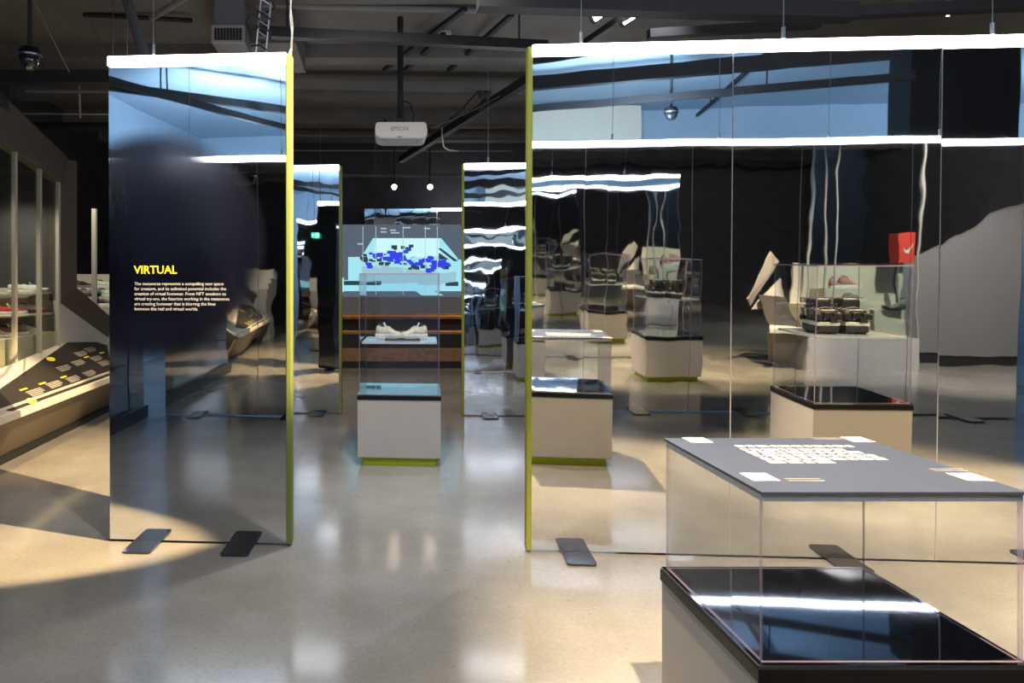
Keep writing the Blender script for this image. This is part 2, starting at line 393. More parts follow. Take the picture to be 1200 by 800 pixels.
# ------------------------------------------------------------------ mirrored partition panels
AX = Vector((0.9975, -0.0707, 0)); NV = Vector((0.0707, 0.9975, 0)); RZ = math.atan2(-0.0707, 0.9975)
HP = 2.69
def mirror_panel(u0, u1, row, tilt, label, group=None, trim_l=False, trim_r=False, feet=(), mm='mirror', light=True, hang=True, back='mirror_far'):
    o = NV * row + AX * u0; Wd = u1 - u0; th = math.radians(tilt)
    t = thing('mirror_panel', label, 'mirror panel', o, (th, 0, RZ), group)
    g = 0.002
    link('core', bx(g, Wd - g, 0.005, 0.04, 0.012, HP - 0.004), M['capedge'], t)
    link('mirror_sheet', bx(g, Wd - g, 0.0, 0.005, 0.014, HP - 0.004), M[mm], t)
    link('mirror_sheet', bx(g, Wd - g, 0.04, 0.045, 0.014, HP - 0.004), M[back], t)
    if not trim_r: link('joint_strip', bx(Wd - 0.0035, Wd + 0.0015, -0.0015, 0.046, 0.014, HP), M['seam'], t)
    if trim_l: link('edge_trim', bx(-0.026, 0.003, -0.012, 0.06, 0.012, HP + 0.05, 0.006), M['olive'], t)
    if trim_r: link('edge_trim', bx(Wd - 0.003, Wd + 0.028, -0.012, 0.06, 0.012, HP + 0.05, 0.006), M['yellow'], t)
    if light:
        link('light_tube', bx(0, Wd, -0.018, 0.05, HP + 0.003, HP + 0.058, 0.006), M['tube'], t)
    for f in feet:
        link('foot_plate', rounded_plate(f - 0.078, f + 0.078, -0.18, 0.22, 0.001, 0.013, 0.022), M['plate'], t, rot=(-th, 0, 0))
    if hang:
        bm = bmesh.new()
        for q in ((0.25 * Wd),) if Wd < 1.2 else (0.25 * Wd, 0.75 * Wd):
            bar(bm, (q, 0.02, HP + 0.05), (q, 0.02, 4.18), 0.0025, 5); bar(bm, (q, 0.02, HP + 0.07), (q, 0.02, HP + 0.13), 0.011, 8)
        link('hanger_wire', bm, M['steel'], t)
    return t

pan = mirror_panel(-1.800, -0.780, 4.008, 0.35, 'mirrored text panel headed VIRTUAL with yellow edge and white light tube on top', None, trim_r=True, feet=(0.225, 0.765), back='darkgloss')
link('printed_film', bx(0.003, 0.99, -0.0025, -0.001, 0.6, 2.6), M['film'], pan)
R_UP = (PI / 2, 0, 0)
tag(text_mesh('heading', 'VIRTUAL', 0.07, M['textyellow'], pan, (0.148, -0.0035, 1.522), R_UP, 0.250, 0.0010), 'yellow heading VIRTUAL')
body = '\n'.join(['The metaverse represents a compelling new space', 'for creators, and its unlimited potential includes the',
                  'creation of virtual footwear. From NFT sneakers to', 'virtual try-ons, the futurists working in the metaverse',
                  'are creating footwear that is blurring the lines', 'between the real and virtual worlds.'])
tag(text_mesh('body_text', body, 0.026, M['textwhite'], pan, (0.150, -0.0035, 1.456), R_UP, 0.545, 0.0, 1.13), 'six lines of small white text')

NM = 'mirrored panel under a white light tube, '
mirror_panel(0.565, 1.615, 4.008, 1.15, NM + 'yellow edge on its left, right of the aisle', None, trim_l=True, feet=(0.24,))
mirror_panel(1.615, 2.665, 4.008, 1.15, NM + 'middle of the right-hand wall behind the text-topped case', None, feet=(0.57,))
mirror_panel(2.665, 3.715, 4.008, 0.95, NM + 'at the right edge of the picture', None, feet=(0.57,))
mirror_panel(-2.024, -0.964, 7.95, 0.0, 'narrow wavy mirror panel beyond the VIRTUAL text panel, left of the screen', None, trim_r=True, feet=(0.83,), mm='mirror_far')
mirror_panel(0.404, 1.454, 7.95, 0.0, 'wavy mirror panel right of the screen, showing rows of light tubes', None, trim_l=True, feet=(0.28,), mm='mirror_far')
mirror_panel(1.454, 2.504, 7.95, 0.0, 'mirror panel of the far row hidden behind the right-hand mirror wall', None, trim_r=True, mm='mirror_far')
for k in range(5):
    mirror_panel(0.554 + 1.05 * k, 1.604 + 1.05 * k, 0.388, 0.0, ('leftmost', 'second from the left', 'third from the left', 'fourth from the left', 'rightmost')[k] + ' of five mirror panels reflected in the right-hand mirror wall', 'mirror panels beside the camera', feet=(0.55,))
for k in range(2):
    mirror_panel(-2.784 + 0.997 * k, -1.787 + 0.997 * k, 0.388, 0.0, ('left', 'right')[k] + ' of two mirror panels reflected in the VIRTUAL text panel', 'mirror panels beside the camera', feet=(0.35,))
# side partition with a black skirting, left of the camera
t = thing('side_partition', 'dark partition with a black skirting left of the camera, seen only in the mirror', 'partition', (-2.95, 0.75, 0), (0, 0, PI / 2 - 0.07))
link('board', bx(0, 3.0, 0, 0.05, 0.12, HP), M['darkgloss'], t)
link('skirting', bx(0, 3.0, -0.05, 0.10, 0, 0.13), M['capedge'], t)

# ------------------------------------------------------------------ display cases
def pane_box(name, x0, x1, y0, y1, z0, z1, axis_, parent, em='edge'):
    bm = bmesh.new()
    for f in box(bm, x0, x1, y0, y1, z0, z1):
        f.normal_update()
        f.material_index = 0 if abs(f.normal[axis_]) > 0.9 else 1
    return link(name, bm, [M['glass'], M[em]], parent)
def display_case(label, loc, rz, wx, wy, top, shelf=None, info=False, group=None):
    """Plinth with recessed green foot, dark gloss cap and an acrylic cover up to the height top."""
    t = thing('display_case', label, 'display case', loc, (0, 0, rz), group)
    a, b = wx / 2, wy / 2
    tag(link('plinth_foot', bx(-a + 0.04, a - 0.04, -b + 0.04, b - 0.04, 0, 0.067), M['lime'], t), 'lime green recessed foot')
    link('plinth_body', bx(-a + 0.004, a - 0.004, -b + 0.004, b - 0.004, 0.067, 0.527, 0.003), M['plinth'], t)
    bm = bx(-a, a, -b, b, 0.527, 0.562, 0.002); link('plinth_cap', bm, M['capedge'], t)
    link('gloss_top', bx(-a + 0.004, a - 0.004, -b + 0.004, b - 0.004, 0.562, 0.570), M['darkmirror'], t)
    e, g = 0.014, 0.008
    x0, x1, y0, y1 = -a + e, a - e, -b + e, b - e
    pane_box('pane', x0, x1, y0, y0 + g, 0.571, top - (0.016 if info else g), 1, t)
    pane_box('pane', x0, x1, y1 - g, y1, 0.571, top - (0.016 if info else g), 1, t)
    pane_box('pane', x0, x0 + g, y0 + g, y1 - g, 0.571, top - (0.016 if info else g), 0, t)
    pane_box('pane', x1 - g, x1, y0 + g, y1 - g, 0.571, top - (0.016 if info else g), 0, t)
    pane_box('pane', x0, x1, y0, y1, top - (0.016 if info else g), top, 2, t, 'edgelit' if info else 'edge')
    if shelf:
        link('shelf', bx(x0 + 0.02, x1 - 0.02, y0 + 0.03, y1 - 0.03, shelf - 0.014, shelf), M['shelf'], t)
    if info:
        p = link('info_panel', bx(-a + 0.01, a - 0.01, -b + 0.006, b - 0.006, top + 0.0015, top + 0.009, 0.001), M['info'], t)
        zt = top + 0.0095
        # heading and five lines of running text, too blurred to read: short word-like bars
        bm = bmesh.new()
        def words(x0, x1, y, h):
            x = x0
            while x < x1 - 0.008:
                wl = min(random.uniform(0.014, 0.048), x1 - x)
                box(bm, x, x + wl, y, y + h, zt, zt + 0.0008); x += wl + 0.009
        words(-0.145, 0.215, 0.165, 0.024)
        for k, xe in enumerate((0.16, 0.195, 0.205, 0.20, 0.04)):
            words(-0.150, xe, 0.122 - 0.037 * k, 0.026)
        tag(link('printed_text', bm, M['white'], p), 'block of small white lettering')
        for px_, py_ in ((-0.225, 0.262), (0.285, 0.270), (-0.255, -0.165), (0.285, -0.165)):
            q = link('white_label', bx(px_ - 0.034, px_ + 0.034, py_ - 0.036, py_ + 0.036, zt, zt + 0.001), M['white'], p)
        for px_, py_ in ((-0.20, -0.185), (0.15, 0.29), (0.24, -0.09)):
            bm = bmesh.new()
            for j in range(2): box(bm, px_, px_ + 0.09, py_ - 0.018 * j, py_ - 0.018 * j + 0.006, zt, zt + 0.0006)
            link('caption_text', bm, M['greytext'], p)
    return t
display_case('nearest display case, low, with a dark lettered panel on its clear top', (1.240, 2.026, 0), 0.0, 0.656, 0.60, 0.973, info=True)
CC = Vector((0.2105, 6.095, 0))
display_case('tall clear display case in the aisle holding a pair of cream sneakers', CC, RZ, 0.67, 0.66, 1.537, shelf=0.985)
RC = Vector((3.20, 2.15, 0))
display_case('tall display case right of the camera holding chunky black shoes, seen in the mirror', RC, RZ, 0.67, 0.66, 1.537, shelf=1.03)
display_case('tall display case behind the right-hand mirror wall, nearer of two seen in the wavy mirror', (2.0, 4.75, 0), RZ, 0.67, 0.66, 1.537, shelf=1.03)
display_case('tall display case behind the right-hand mirror wall, farther from the aisle', (3.7, 6.2, 0), RZ, 0.67, 0.66, 1.537, shelf=1.03)

# ------------------------------------------------------------------ shoes
def shoe_meshes(style):
    """One shoe, heel at y=0 and toe at y=0.29, on z=0: sole, upper, lining, laces."""
    n, L = 13, 0.29
    W = [0.036, 0.040, 0.041, 0.039, 0.037, 0.037, 0.040, 0.045, 0.049, 0.050, 0.046, 0.036, 0.016]
    if style == 'high':
        H = [0.165, 0.175, 0.175, 0.170, 0.155, 0.120, 0.100, 0.085, 0.074, 0.066, 0.060, 0.050, 0.030]
    else:
        H = [0.095, 0.105, 0.100, 0.092, 0.090, 0.094, 0.090, 0.078, 0.067, 0.060, 0.055, 0.047, 0.028]
    sole_h = 0.034 if style != 'high' else 0.045
    ys = [L * k / (n - 1) for k in range(n)]
    ys[-1] = L - 0.004
    out = {}
    bm = bmesh.new()                                    # sole with a flared edge and toe spring
    rows = []
    for y, w_ in zip(ys, W):
        lift = 0.012 * max(0, (y / L - 0.75) / 0.25) ** 2
        rows.append([bm.verts.new((x, y, z)) for x, z in ((-w_ - 0.004, lift), (-w_ - 0.008, lift + sole_h * 0.6), (-w_ - 0.003, lift + sole_h), (w_ + 0.003, lift + sole_h), (w_ + 0.008, lift + sole_h * 0.6), (w_ + 0.004, lift))])
    for A, B in zip(rows[:-1], rows[1:]):
        for k in range(6): bm.faces.new((A[k], A[(k + 1) % 6], B[(k + 1) % 6], B[k]))
    bm.faces.new(rows[0][::-1]); bm.faces.new(rows[-1]); out['sole'] = bm
    bm = bmesh.new(); rows = []                        # upper
    m_ = 9
    for i, (y, w_, h_) in enumerate(zip(ys, W, H)):
        lift = 0.012 * max(0, (y / L - 0.75) / 0.25) ** 2
        r = []
        for k in range(m_):
            a = PI * k / (m_ - 1)
            top_in = 0.55 if i < 5 else 0.85
            cx_ = -math.cos(a); s = math.sin(a) ** 0.7
            r.append(bm.verts.new((cx_ * w_ * (1 - (1 - top_in) * s * 0.6), y, lift + sole_h - 0.004 + (h_ - sole_h) * s)))
        rows.append(r)
    for A, B in zip(rows[:-1], rows[1:]):
        for k in range(m_ - 1): bm.faces.new((A[k], A[k + 1], B[k + 1], B[k]))
        bm.faces.new((A[m_ - 1], A[0], B[0], B[m_ - 1]))
    bm.faces.new(rows[0]); bm.faces.new(rows[-1][::-1]); out['upper'] = bm
    bm = bmesh.new()                                    # dark opening of the collar
    zc = H[2]
    pts = [(0.024 * math.cos(2 * PI * k / 14), 0.052 + 0.036 * math.sin(2 * PI * k / 14), zc - 0.004 - 0.10 * (0.036 * math.sin(2 * PI * k / 14)) + (0 if style == 'high' else 0.002)) for k in range(14)]
    slab(bm, pts, (0, 0, 0.008)); out['lining'] = bm
    bm = bmesh.new()
    for k in range(5):
        i = 5 + k * 0.75; j = int(i); f = i - j
        y = ys[j] * (1 - f) + ys[j + 1] * f; h_ = H[j] * (1 - f) + H[j + 1] * f
        bar(bm, (-0.020, y - 0.004, h_ - 0.004), (0.020, y + 0.004, h_ - 0.004), 0.0045, 6)
    if style != 'high':
        slab(bm, [(-0.018, ys[4], 0.085), (0.018, ys[4], 0.085), (0.015, ys[3] + 0.005, 0.118), (-0.015, ys[3] + 0.005, 0.118)], (0, 0.008, 0))
    out['laces'] = bm
    return out
SHOE_CACHE = {}
def shoe(label, loc, rz, upper, sole, laces, style='low', sc=1.0, group=None, tall=1.0):
    t = thing('sneaker' if style == 'low' else 'boot', label, 'shoe', loc, (0, 0, rz), group)
    t.scale = (sc, sc, sc * tall)
    key = style
    for nm, mt in (('sole', sole), ('upper', upper), ('lining', 'dark'), ('laces', laces)):
        if (key, nm) not in SHOE_CACHE:
            bm = shoe_meshes(style)[nm]; me = bpy.data.meshes.new('shoe_' + nm)
            bmesh.ops.recalc_face_normals(bm, faces=bm.faces); bm.to_mesh(me); bm.free()
            for p in me.polygons: p.use_smooth = nm in ('upper',)
            SHOE_CACHE[(key, nm)] = me
        me = SHOE_CACHE[(key, nm)]
        if not me.materials: me.materials.append(FAB[mt])
        o = bpy.data.objects.new(nm, me); COL.objects.link(o); o.parent = t
        o.material_slots[0].link = 'OBJECT'; o.material_slots[0].material = FAB[mt]
        if nm == 'upper' and style == 'low': pass
    return t
# pair in the aisle case, toes meeting in the middle
def in_case(c, x, y, z):
    v = c + AX * x + NV * y; return (v.x, v.y, z)
tag(link('display_mat', bx(-0.145, 0.145, -0.07, 0.07, 0, 0.008), M['mat'], None, in_case(CC, 0.02, -0.05, 0.986), (0, 0, RZ)), 'dark flat mat under the cream sneakers on the pale shelf', 'mat')
zs = 0.996
shoe('cream sneaker on the left of the pair in the aisle case, heel to the left', in_case(CC, -0.20, 0.02, zs), RZ - math.radians(112), 'cream', 'white', 'white', sc=0.8, tall=1.38)
shoe('cream sneaker on the right of the pair in the aisle case, heel to the right', in_case(CC, 0.215, 0.02, zs), RZ + math.radians(112), 'cream', 'white', 'white', sc=0.8, tall=1.38)
# chunky black shoes in the case right of the camera (and the pair in the nearer rear case)
def chunky(label, loc, rz, group=None):
    t = thing('platform_shoe', label, 'shoe', loc, (0, 0, rz), group)
    t.scale = (0.90, 0.90, 0.95)
    bm = bmesh.new()
    box(bm, -0.085, 0.085, 0, 0.30, 0.012, 0.062, 0, 0.012)
    for k in range(5):
        for s in (-1, 1): box(bm, s * 0.045 - 0.025, s * 0.045 + 0.025, 0.015 + 0.057 * k, 0.05 + 0.057 * k, 0, 0.016)
    link('outsole', bm, M['rubber'], t)
    tag(link('midsole', bx(-0.088, 0.088, -0.004, 0.304, 0.062, 0.092, 0.008), FAB['white'], t), 'white midsole band')
    bm = bmesh.new()
    box(bm, -0.068, 0.068, 0.01, 0.19, 0.092, 0.265, 0, 0.02); box(bm, -0.072, 0.072, 0.12, 0.29, 0.092, 0.185, 0, 0.022)
    link('upper', bm, FAB['black'], t)
    rnd = random.Random(3)
    for nm, mt, n_ in (('armour_block', FAB['black'], 30), ('armour_stud', M['steel'], 12), ('armour_plate', FAB['grey'], 10)):
        bm = bmesh.new()
        for k in range(n_):
            x = rnd.choice((-0.078, 0.078, rnd.uniform(-0.06, 0.06))); y = rnd.choice((0.0, 0.29, rnd.uniform(0.0, 0.29))); z = rnd.uniform(0.10, 0.27 if y < 0.19 else 0.18); s_ = rnd.uniform(0.01, 0.024) * (0.6 if nm == 'armour_stud' else 1)
            box(bm, x - s_, x + s_, y - s_, y + s_, z - s_, z + s_, 0, 0.003)
        link(nm, bm, mt, t)
    bm = bmesh.new()
    for k in range(4):
        pts = [(-0.075, 0.02 + 0.06 * k, 0.11), (-0.09, 0.05 + 0.06 * k, 0.18), (0.0, 0.08 + 0.05 * k, 0.275 - 0.025 * k), (0.09, 0.05 + 0.06 * k, 0.17), (0.078, 0.02 + 0.06 * k, 0.10)]
        path(bm, pts, 0.007)
    link('strap', bm, FAB['grey'], t)
    return t
for sx_ in (-0.09, 0.11):
    chunky('%s chunky black shoe with a white midsole in the case right of the camera' % ('left' if sx_ < 0 else 'right'), in_case(RC, sx_ - 0.03, -0.12, 1.031), RZ + 0.1)
for sx_ in (-0.1, 0.1):
    chunky('%s chunky black shoe in the case behind the mirror wall' % ('left' if sx_ < 0 else 'right'), in_case(Vector((2.0, 4.75, 0)), sx_, -0.12, 1.031), RZ)

# ------------------------------------------------------------------ far end: screen, bench, mirror behind
SY = 11.9
def at(x, y, Y): return Vector(((x - PX) / F * Y, Y, EYE - (y - PY) / F * Y))
t = thing('projection_screen', 'translucent screen showing a cyan and blue pixelated sneaker at the far end', 'screen', (0, SY, 0))
link('screen_sheet', bx(-1.1, 2.0, 0, 0.012, 1.2, 2.386), M['scr_grey'], t)
link('screen_sheet', bx(-1.1, 2.0, 0, 0.012, 0.93, 1.2), M['scr_low'], t)['label'] = 'dim brown-grey lower strip'
def scr(bm, pts, k, mi=0):
    vs_ = [bm.verts.new(((x - PX) / F * SY, -0.001 * k, EYE - (y - PY) / F * SY)) for x, y in pts]
    bm.faces.new(vs_).material_index = mi
def rect(bm, x0, y0, x1, y1, k, mi=0): scr(bm, [(x0, y0), (x1, y0), (x1, y1), (x0, y1)], k, mi)
bm = bmesh.new()
rect(bm, 397, 328, 560, 341, 1, 1); rect(bm, 380, 325, 403, 342, 1, 1)
rect(bm, 408, 301, 425, 329, 2, 0); rect(bm, 526, 304, 560, 329, 2, 0)
scr(bm, [(424, 300), (437, 279), (517, 279), (536, 302), (536, 336), (424, 331)], 3, 0)
scr(bm, [(440, 279), (514, 279), (516, 300), (438, 304)], 4, 2)
scr(bm, [(424, 312), (452, 311), (520, 320), (535, 318), (534, 330), (505, 334), (424, 331)], 5, 3)
rect(bm, 403, 329, 447, 334, 5, 4); rect(bm, 522, 330, 537, 335, 5, 4)
scr(bm, [(446, 333), (486, 331), (520, 346), (494, 346), (486, 340), (446, 341)], 6, 0)
scr(bm, [(513, 291), (517, 291), (537, 306), (532, 306)], 6, 4); scr(bm, [(514, 296), (526, 304), (514, 304)], 6, 4)
rnd = random.Random(11)
for (cx_, cy_, sx_, sy_, n_, mi) in ((466, 300, 13, 7, 46, 5), (441, 299, 6, 3, 10, 5), (432, 312, 4, 2, 4, 5), (500, 304, 6, 4, 9, 5), (514, 310, 12, 4, 26, 5), (487, 307, 6, 4, 6, 5), (503, 316, 5, 2, 8, 5),
                                     (449, 306, 14, 6, 14, 4), (488, 310, 12, 5, 16, 4), (470, 290, 10, 2, 7, 4), (427, 303, 3, 6, 8, 4), (525, 312, 8, 4, 8, 4), (470, 305, 26, 9, 26, 0), (505, 325, 12, 6, 16, 3)):
    for k in range(n_):
        s = rnd.choice((1.6, 2.2, 2.8, 3.4)); x = round(rnd.gauss(cx_, sx_ * 0.55) / 1.1) * 1.1; y = round(rnd.gauss(cy_, sy_ * 0.55) / 1.1) * 1.1
        rect(bm, x - s, y - s * 0.6, x + s, y + s * 0.6, 7 + (k % 3) * 0.3 + (mi == 5), mi)
for x, y, wd in ((446, 267, 7), (446, 271, 7), (457, 269, 7), (472, 266, 9), (497, 267, 7), (419, 285, 6), (458, 272, 10)):
    rect(bm, x, y, x + wd, y + 1.4, 4, 6)
for x in (425, 440, 472, 498, 512): rect(bm, x, 265, x + 0.7, 345, 9, 6)
link('screen_picture', bm, [M['scr_cyan'], M['scr_cyan'], M['scr_pale'], M['scr_teal'], M['scr_dark'], M['scr_blue'], M['scr_text']], t)['label'] = 'pixelated cyan and blue sneaker image'
bm = bmesh.new()
for x in (-0.9, 1.8): bar(bm, (x, 0.006, 2.386), (x, 0.006, 4.2), 0.004, 6)
link('hanger_wire', bm, M['steel'], t)
# stepped wooden bench beneath it
t = thing('stepped_bench', 'dark stepped wooden bench with orange-lit boards below the screen', 'bench', (0, 12.1, 0))
link('top_board', bx(-2.2, 3.2, 0.5, 1.0, 0.80, 0.84), M['wood'], t)
link('back_panel', bx(-2.2, 3.2, 0.96, 1.0, 0.84, 1.15), M['wood'], t)
link('upper_riser', bx(-2.2, 3.2, 0.52, 0.56, 0.60, 0.80), M['black'], t)
link('seat_board', bx(-2.2, 3.2, 0.10, 0.56, 0.565, 0.60), M['wood'], t)
link('middle_riser', bx(-2.2, 3.2, 0.12, 0.16, 0.33, 0.565), M['black'], t)
link('lower_panel', bx(-2.2, 3.2, 0.0, 0.04, 0.12, 0.32), M['wood'], t)
link('step_board', bx(-2.2, 3.2, 0.0, 0.16, 0.32, 0.33), M['wood'], t)
link('skirting', bx(-2.2, 3.2, 0.02, 0.06, 0, 0.12), M['black'], t)
spot('spot_bench', (1.7, 12.3, 2.2), (1.3, 12.9, 0.8), 60, 75, (1.0, 0.62, 0.28), 0.7, 0.04)
spot('spot_bench', (-0.8, 12.3, 2.2), (-0.5, 12.9, 0.8), 40, 75, (1.0, 0.62, 0.28), 0.7, 0.04)
t = thing('rear_mirror', 'mirror strip showing above the top of the projection screen', 'mirror panel', (0, 13.3, 0))
link('mirror_sheet', bx(-0.20, 1.18, 0, 0.02, 0.0, 2.78), M['mirror_far'], t)
for x in (-0.02, 1.12): link('joint_strip', bx(x, x + 0.015, -0.004, 0.02, 1.2, 2.78), M['mullion'], t)
link('light_tube', bx(0, 0.95, -0.02, 0.03, 0, 0.05, 0.006), M['tube'], t, (1.02, -0.02, 2.74))
for x, lb in ((462, 'left'), (504, 'right')):
    p = at(x, 219, 12.0)
    t = thing('spotlight', '%s of two small glowing warm spotlights above the screen' % lb, 'spotlight', p, (0, 0, 0), None)
    bm = bmesh.new(); bar(bm, (0, 0.0, 0), (0, 0.12, 0.04), 0.05, 14); link('housing', bm, M['black'], t)
    bm = bmesh.new(); bar(bm, (0, -0.012, 0), (0, -0.001, 0), 0.042, 14); link('bulb', bm, M['lamp'], t)
    bm = bmesh.new(); bar(bm, (0, 0.08, 0.05), (0, 0.08, 4.2 - p.z), 0.012, 8); link('stem', bm, M['black'], t)

# ------------------------------------------------------------------ projector
P = at(470, 153, 7.3)
t = thing('projector', 'white EPSON projector hanging from a black ceiling pole in the centre', 'projector', P)
bm = bmesh.new()
prof = [(-0.262, 0.01), (-0.255, 0.075), (-0.235, 0.088), (0.235, 0.088), (0.255, 0.075), (0.264, 0.01), (0.262, -0.055), (0.22, -0.078), (-0.19, -0.078), (-0.25, -0.055)]
slab(bm, [(x, 0.0, z) for x, z in prof], (0, 0.42, 0))
es = [e for e in bm.edges]; bmesh.ops.bevel(bm, geom=es, offset=0.008, segments=2, affect='EDGES')
link('body', bm, M['projector'], t)
text_mesh('logo', 'EPSON', 0.06, M['greytext'], t, (-0.105, -0.0015, 0.0), (PI / 2, 0, 0), 0.175, 0.0012)
link('air_slot', bx(-0.04, 0.01, -0.002, 0.01, -0.066, -0.058), M['black'], t)
bm = bmesh.new(); bar(bm, (-0.18, 0.1, -0.077), (-0.18, 0.1, -0.09), 0.02, 10); bar(bm, (0.18, 0.1, -0.077), (0.18, 0.1, -0.09), 0.02, 10); link('foot', bm, M['projector'], t)
bm = bmesh.new(); box(bm, -0.16, 0.16, 0.1, 0.32, 0.09, 0.105); box(bm, -0.05, 0.05, 0.15, 0.27, 0.105, 0.16)
beam(bm, (-0.15, 0.2, 0.10), (0.15, 0.2, 0.12), 0.03, 0.02); bar(bm, (-0.2, 0.15, 0.09), (-0.15, 0.2, 0.15), 0.012); bar(bm, (0.2, 0.15, 0.09), (0.15, 0.2, 0.12), 0.012)
link('mount_bracket', bm, M['black'], t)
bm = bmesh.new(); bar(bm, (0, 0.21, 0.15), (0, 0.21, 4.2 - P.z), 0.032, 14); link('pole', bm, M['black'], t)
bm = bmesh.new(); path(bm, [(0.03, 0.21, 0.35), (0.1, 0.22, 0.33), (0.14, 0.2, 0.2), (0.12, 0.2, 0.1)], 0.006); path(bm, [(0.16, 0.3, 0.1), (0.4, 0.35, 0.13), (0.7, 0.5, 0.28), (1.1, 0.6, 0.5)], 0.008); link('cable', bm, M['black'], t)

# ------------------------------------------------------------------ ceiling gear
def one(name, label, cat, bm, m, group=None): return tag(link(name, bm, m), label, cat, group)
bm = bmesh.new(); beam(bm, at(-120, 91, 6.5), at(300, 91, 6.5), 0.12, 0.11)
one('ceiling_beam', 'thick black beam crossing the ceiling left of the VIRTUAL panel', 'beam', bm, M['black'])
bm = bmesh.new(); beam(bm, at(300, 37.5, 6.1), at(640, 54, 6.6), 0.09, 0.085)
for f in (0.1, 0.9):
    p = at(300, 37.5, 6.1).lerp(at(640, 54, 6.6), f); bar(bm, p, (p.x, p.y, 4.2), 0.008)
one('lighting_track', 'black track crossing in front of the projector pole', 'track', bm, M['black'])
bm = bmesh.new(); beam(bm, at(300, 97, 9.3), at(660, 106, 9.3), 0.12, 0.10)
one('ceiling_beam', 'brownish beam crossing behind the projector pole, lower of the two level bars', 'beam', bm, M['ceiling'])
bm = bmesh.new(); bar(bm, at(300, 6, 7.2), at(640, 14, 7.2), 0.03, 10)
one('ceiling_pipe', 'grey pipe along the top of the picture above the projector', 'pipe', bm, M['grey'])
bm = bmesh.new(); beam(bm, at(628, 88, 7.6), at(470, 187, 11.6), 0.09, 0.10); path(bm, [at(575, 118, 8.3) + Vector((0, 0, 0.1)), at(560, 121, 8.6) + Vector((0, 0, 0.14)), at(540, 135, 9.0) + Vector((0, 0, 0.06)), at(515, 150, 9.8)], 0.012)
one('lighting_track', 'black track running diagonally down toward the screen right of the projector', 'track', bm, M['black'])
t = thing('track_light', 'black track light head clipped on the diagonal track right of the projector', 'spotlight', at(567, 116, 8.45))
bm = bmesh.new(); box(bm, -0.06, 0.06, -0.04, 0.04, 0, 0.09, 0, 0.01); link('driver_box', bm, M['black'], t)
bm = bmesh.new(); bar(bm, (0.02, 0, -0.02), (-0.06, -0.05, -0.12), 0.035, 12); link('lamp_head', bm, M['black'], t)
for y, Yd, lb, r in ((176, 12.4, 'thin pale conduit crossing below the projector', 0.012), (158, 12.0, 'thin dark conduit crossing just behind the projector', 0.02), (205, 12.6, 'lowest dark conduit above the screen', 0.03)):
    bm = bmesh.new(); bar(bm, at(250, y, Yd), at(600, y + 1, Yd), r, 8)
    p = at(440, y + 0.5, Yd); bar(bm, p, (p.x, p.y, 4.2), 0.006)
    one('conduit', lb, 'pipe', bm, M['grey'] if y == 176 else M['ceiling'])
bm = bmesh.new(); path(bm, [at(518, 150, 9.75), at(518, 160, 9.6), at(520, 172, 9.6), at(526, 176, 9.6), at(537, 177, 9.6)], 0.010)
one('cable', 'short pale hooked cable right of the projector', 'cable', bm, M['mullion'])
t = thing('smoke_detector', 'white round smoke detector on the ceiling above the projector', 'detector', (at(521, 34, 7.95).x, 7.95, 4.195))
bm = bmesh.new(); lathe(bm, [(0.075, 0.0), (0.075, -0.04), (0.06, -0.05)], n=18); link('base', bm, M['projector'], t)
bm = bmesh.new(); lathe(bm, [(0.055, -0.05), (0.05, -0.09), (0.03, -0.105)], n=18); link('sensor', bm, M['projector'], t)
for (x0, y0, x1, y1, lb) in ((450, 82, 545, 10, 'diagonal strut rising right of the projector pole'), (475, 82, 520, 40, 'short diagonal strut beside the projector pole'), (526, 82, 600, 17, 'diagonal strut nearest the right-hand mirror wall')):
    bm = bmesh.new(); ya, yb = F * (4.08 - EYE) / (PY - y0), F * (4.08 - EYE) / (PY - y1)
    beam(bm, at(x0, y0, ya), at(x1, y1, yb), 0.05, 0.04); one('ceiling_strut', lb, 'strut', bm, M['black'])
# left ceiling
def dome_camera(label, p):
    t = thing('security_camera', label, 'camera', p)
    bm = bmesh.new(); lathe(bm, [(0.03, 0.085), (0.07, 0.075), (0.085, 0.03), (0.082, 0.0)], n=20); link('housing', bm, M['capedge'], t, smooth=True)
    bm = bmesh.new(); lathe(bm, [(0.075, 0.0), (0.072, -0.03), (0.055, -0.07), (0.03, -0.09), (0.005, -0.095)], n=20); link('dome', bm, M['darkgloss'], t, smooth=True)
    bm = bmesh.new(); lathe(bm, [(0.086, 0.028), (0.088, 0.02), (0.086, 0.012)], n=20); link('ring', bm, M['steel'], t)
    bm = bmesh.new(); bar(bm, (0, 0, 0.08), (0, 0, 4.2 - p[2]), 0.016, 10); link('rod', bm, M['black'], t)
dome_camera('dark dome camera hanging on a rod at the top left', at(35, 68, 5.5))
dome_camera('dark dome camera behind the photographer, seen in the top of the right-hand mirrors', Vector((3.0, -1.9, 3.40)))
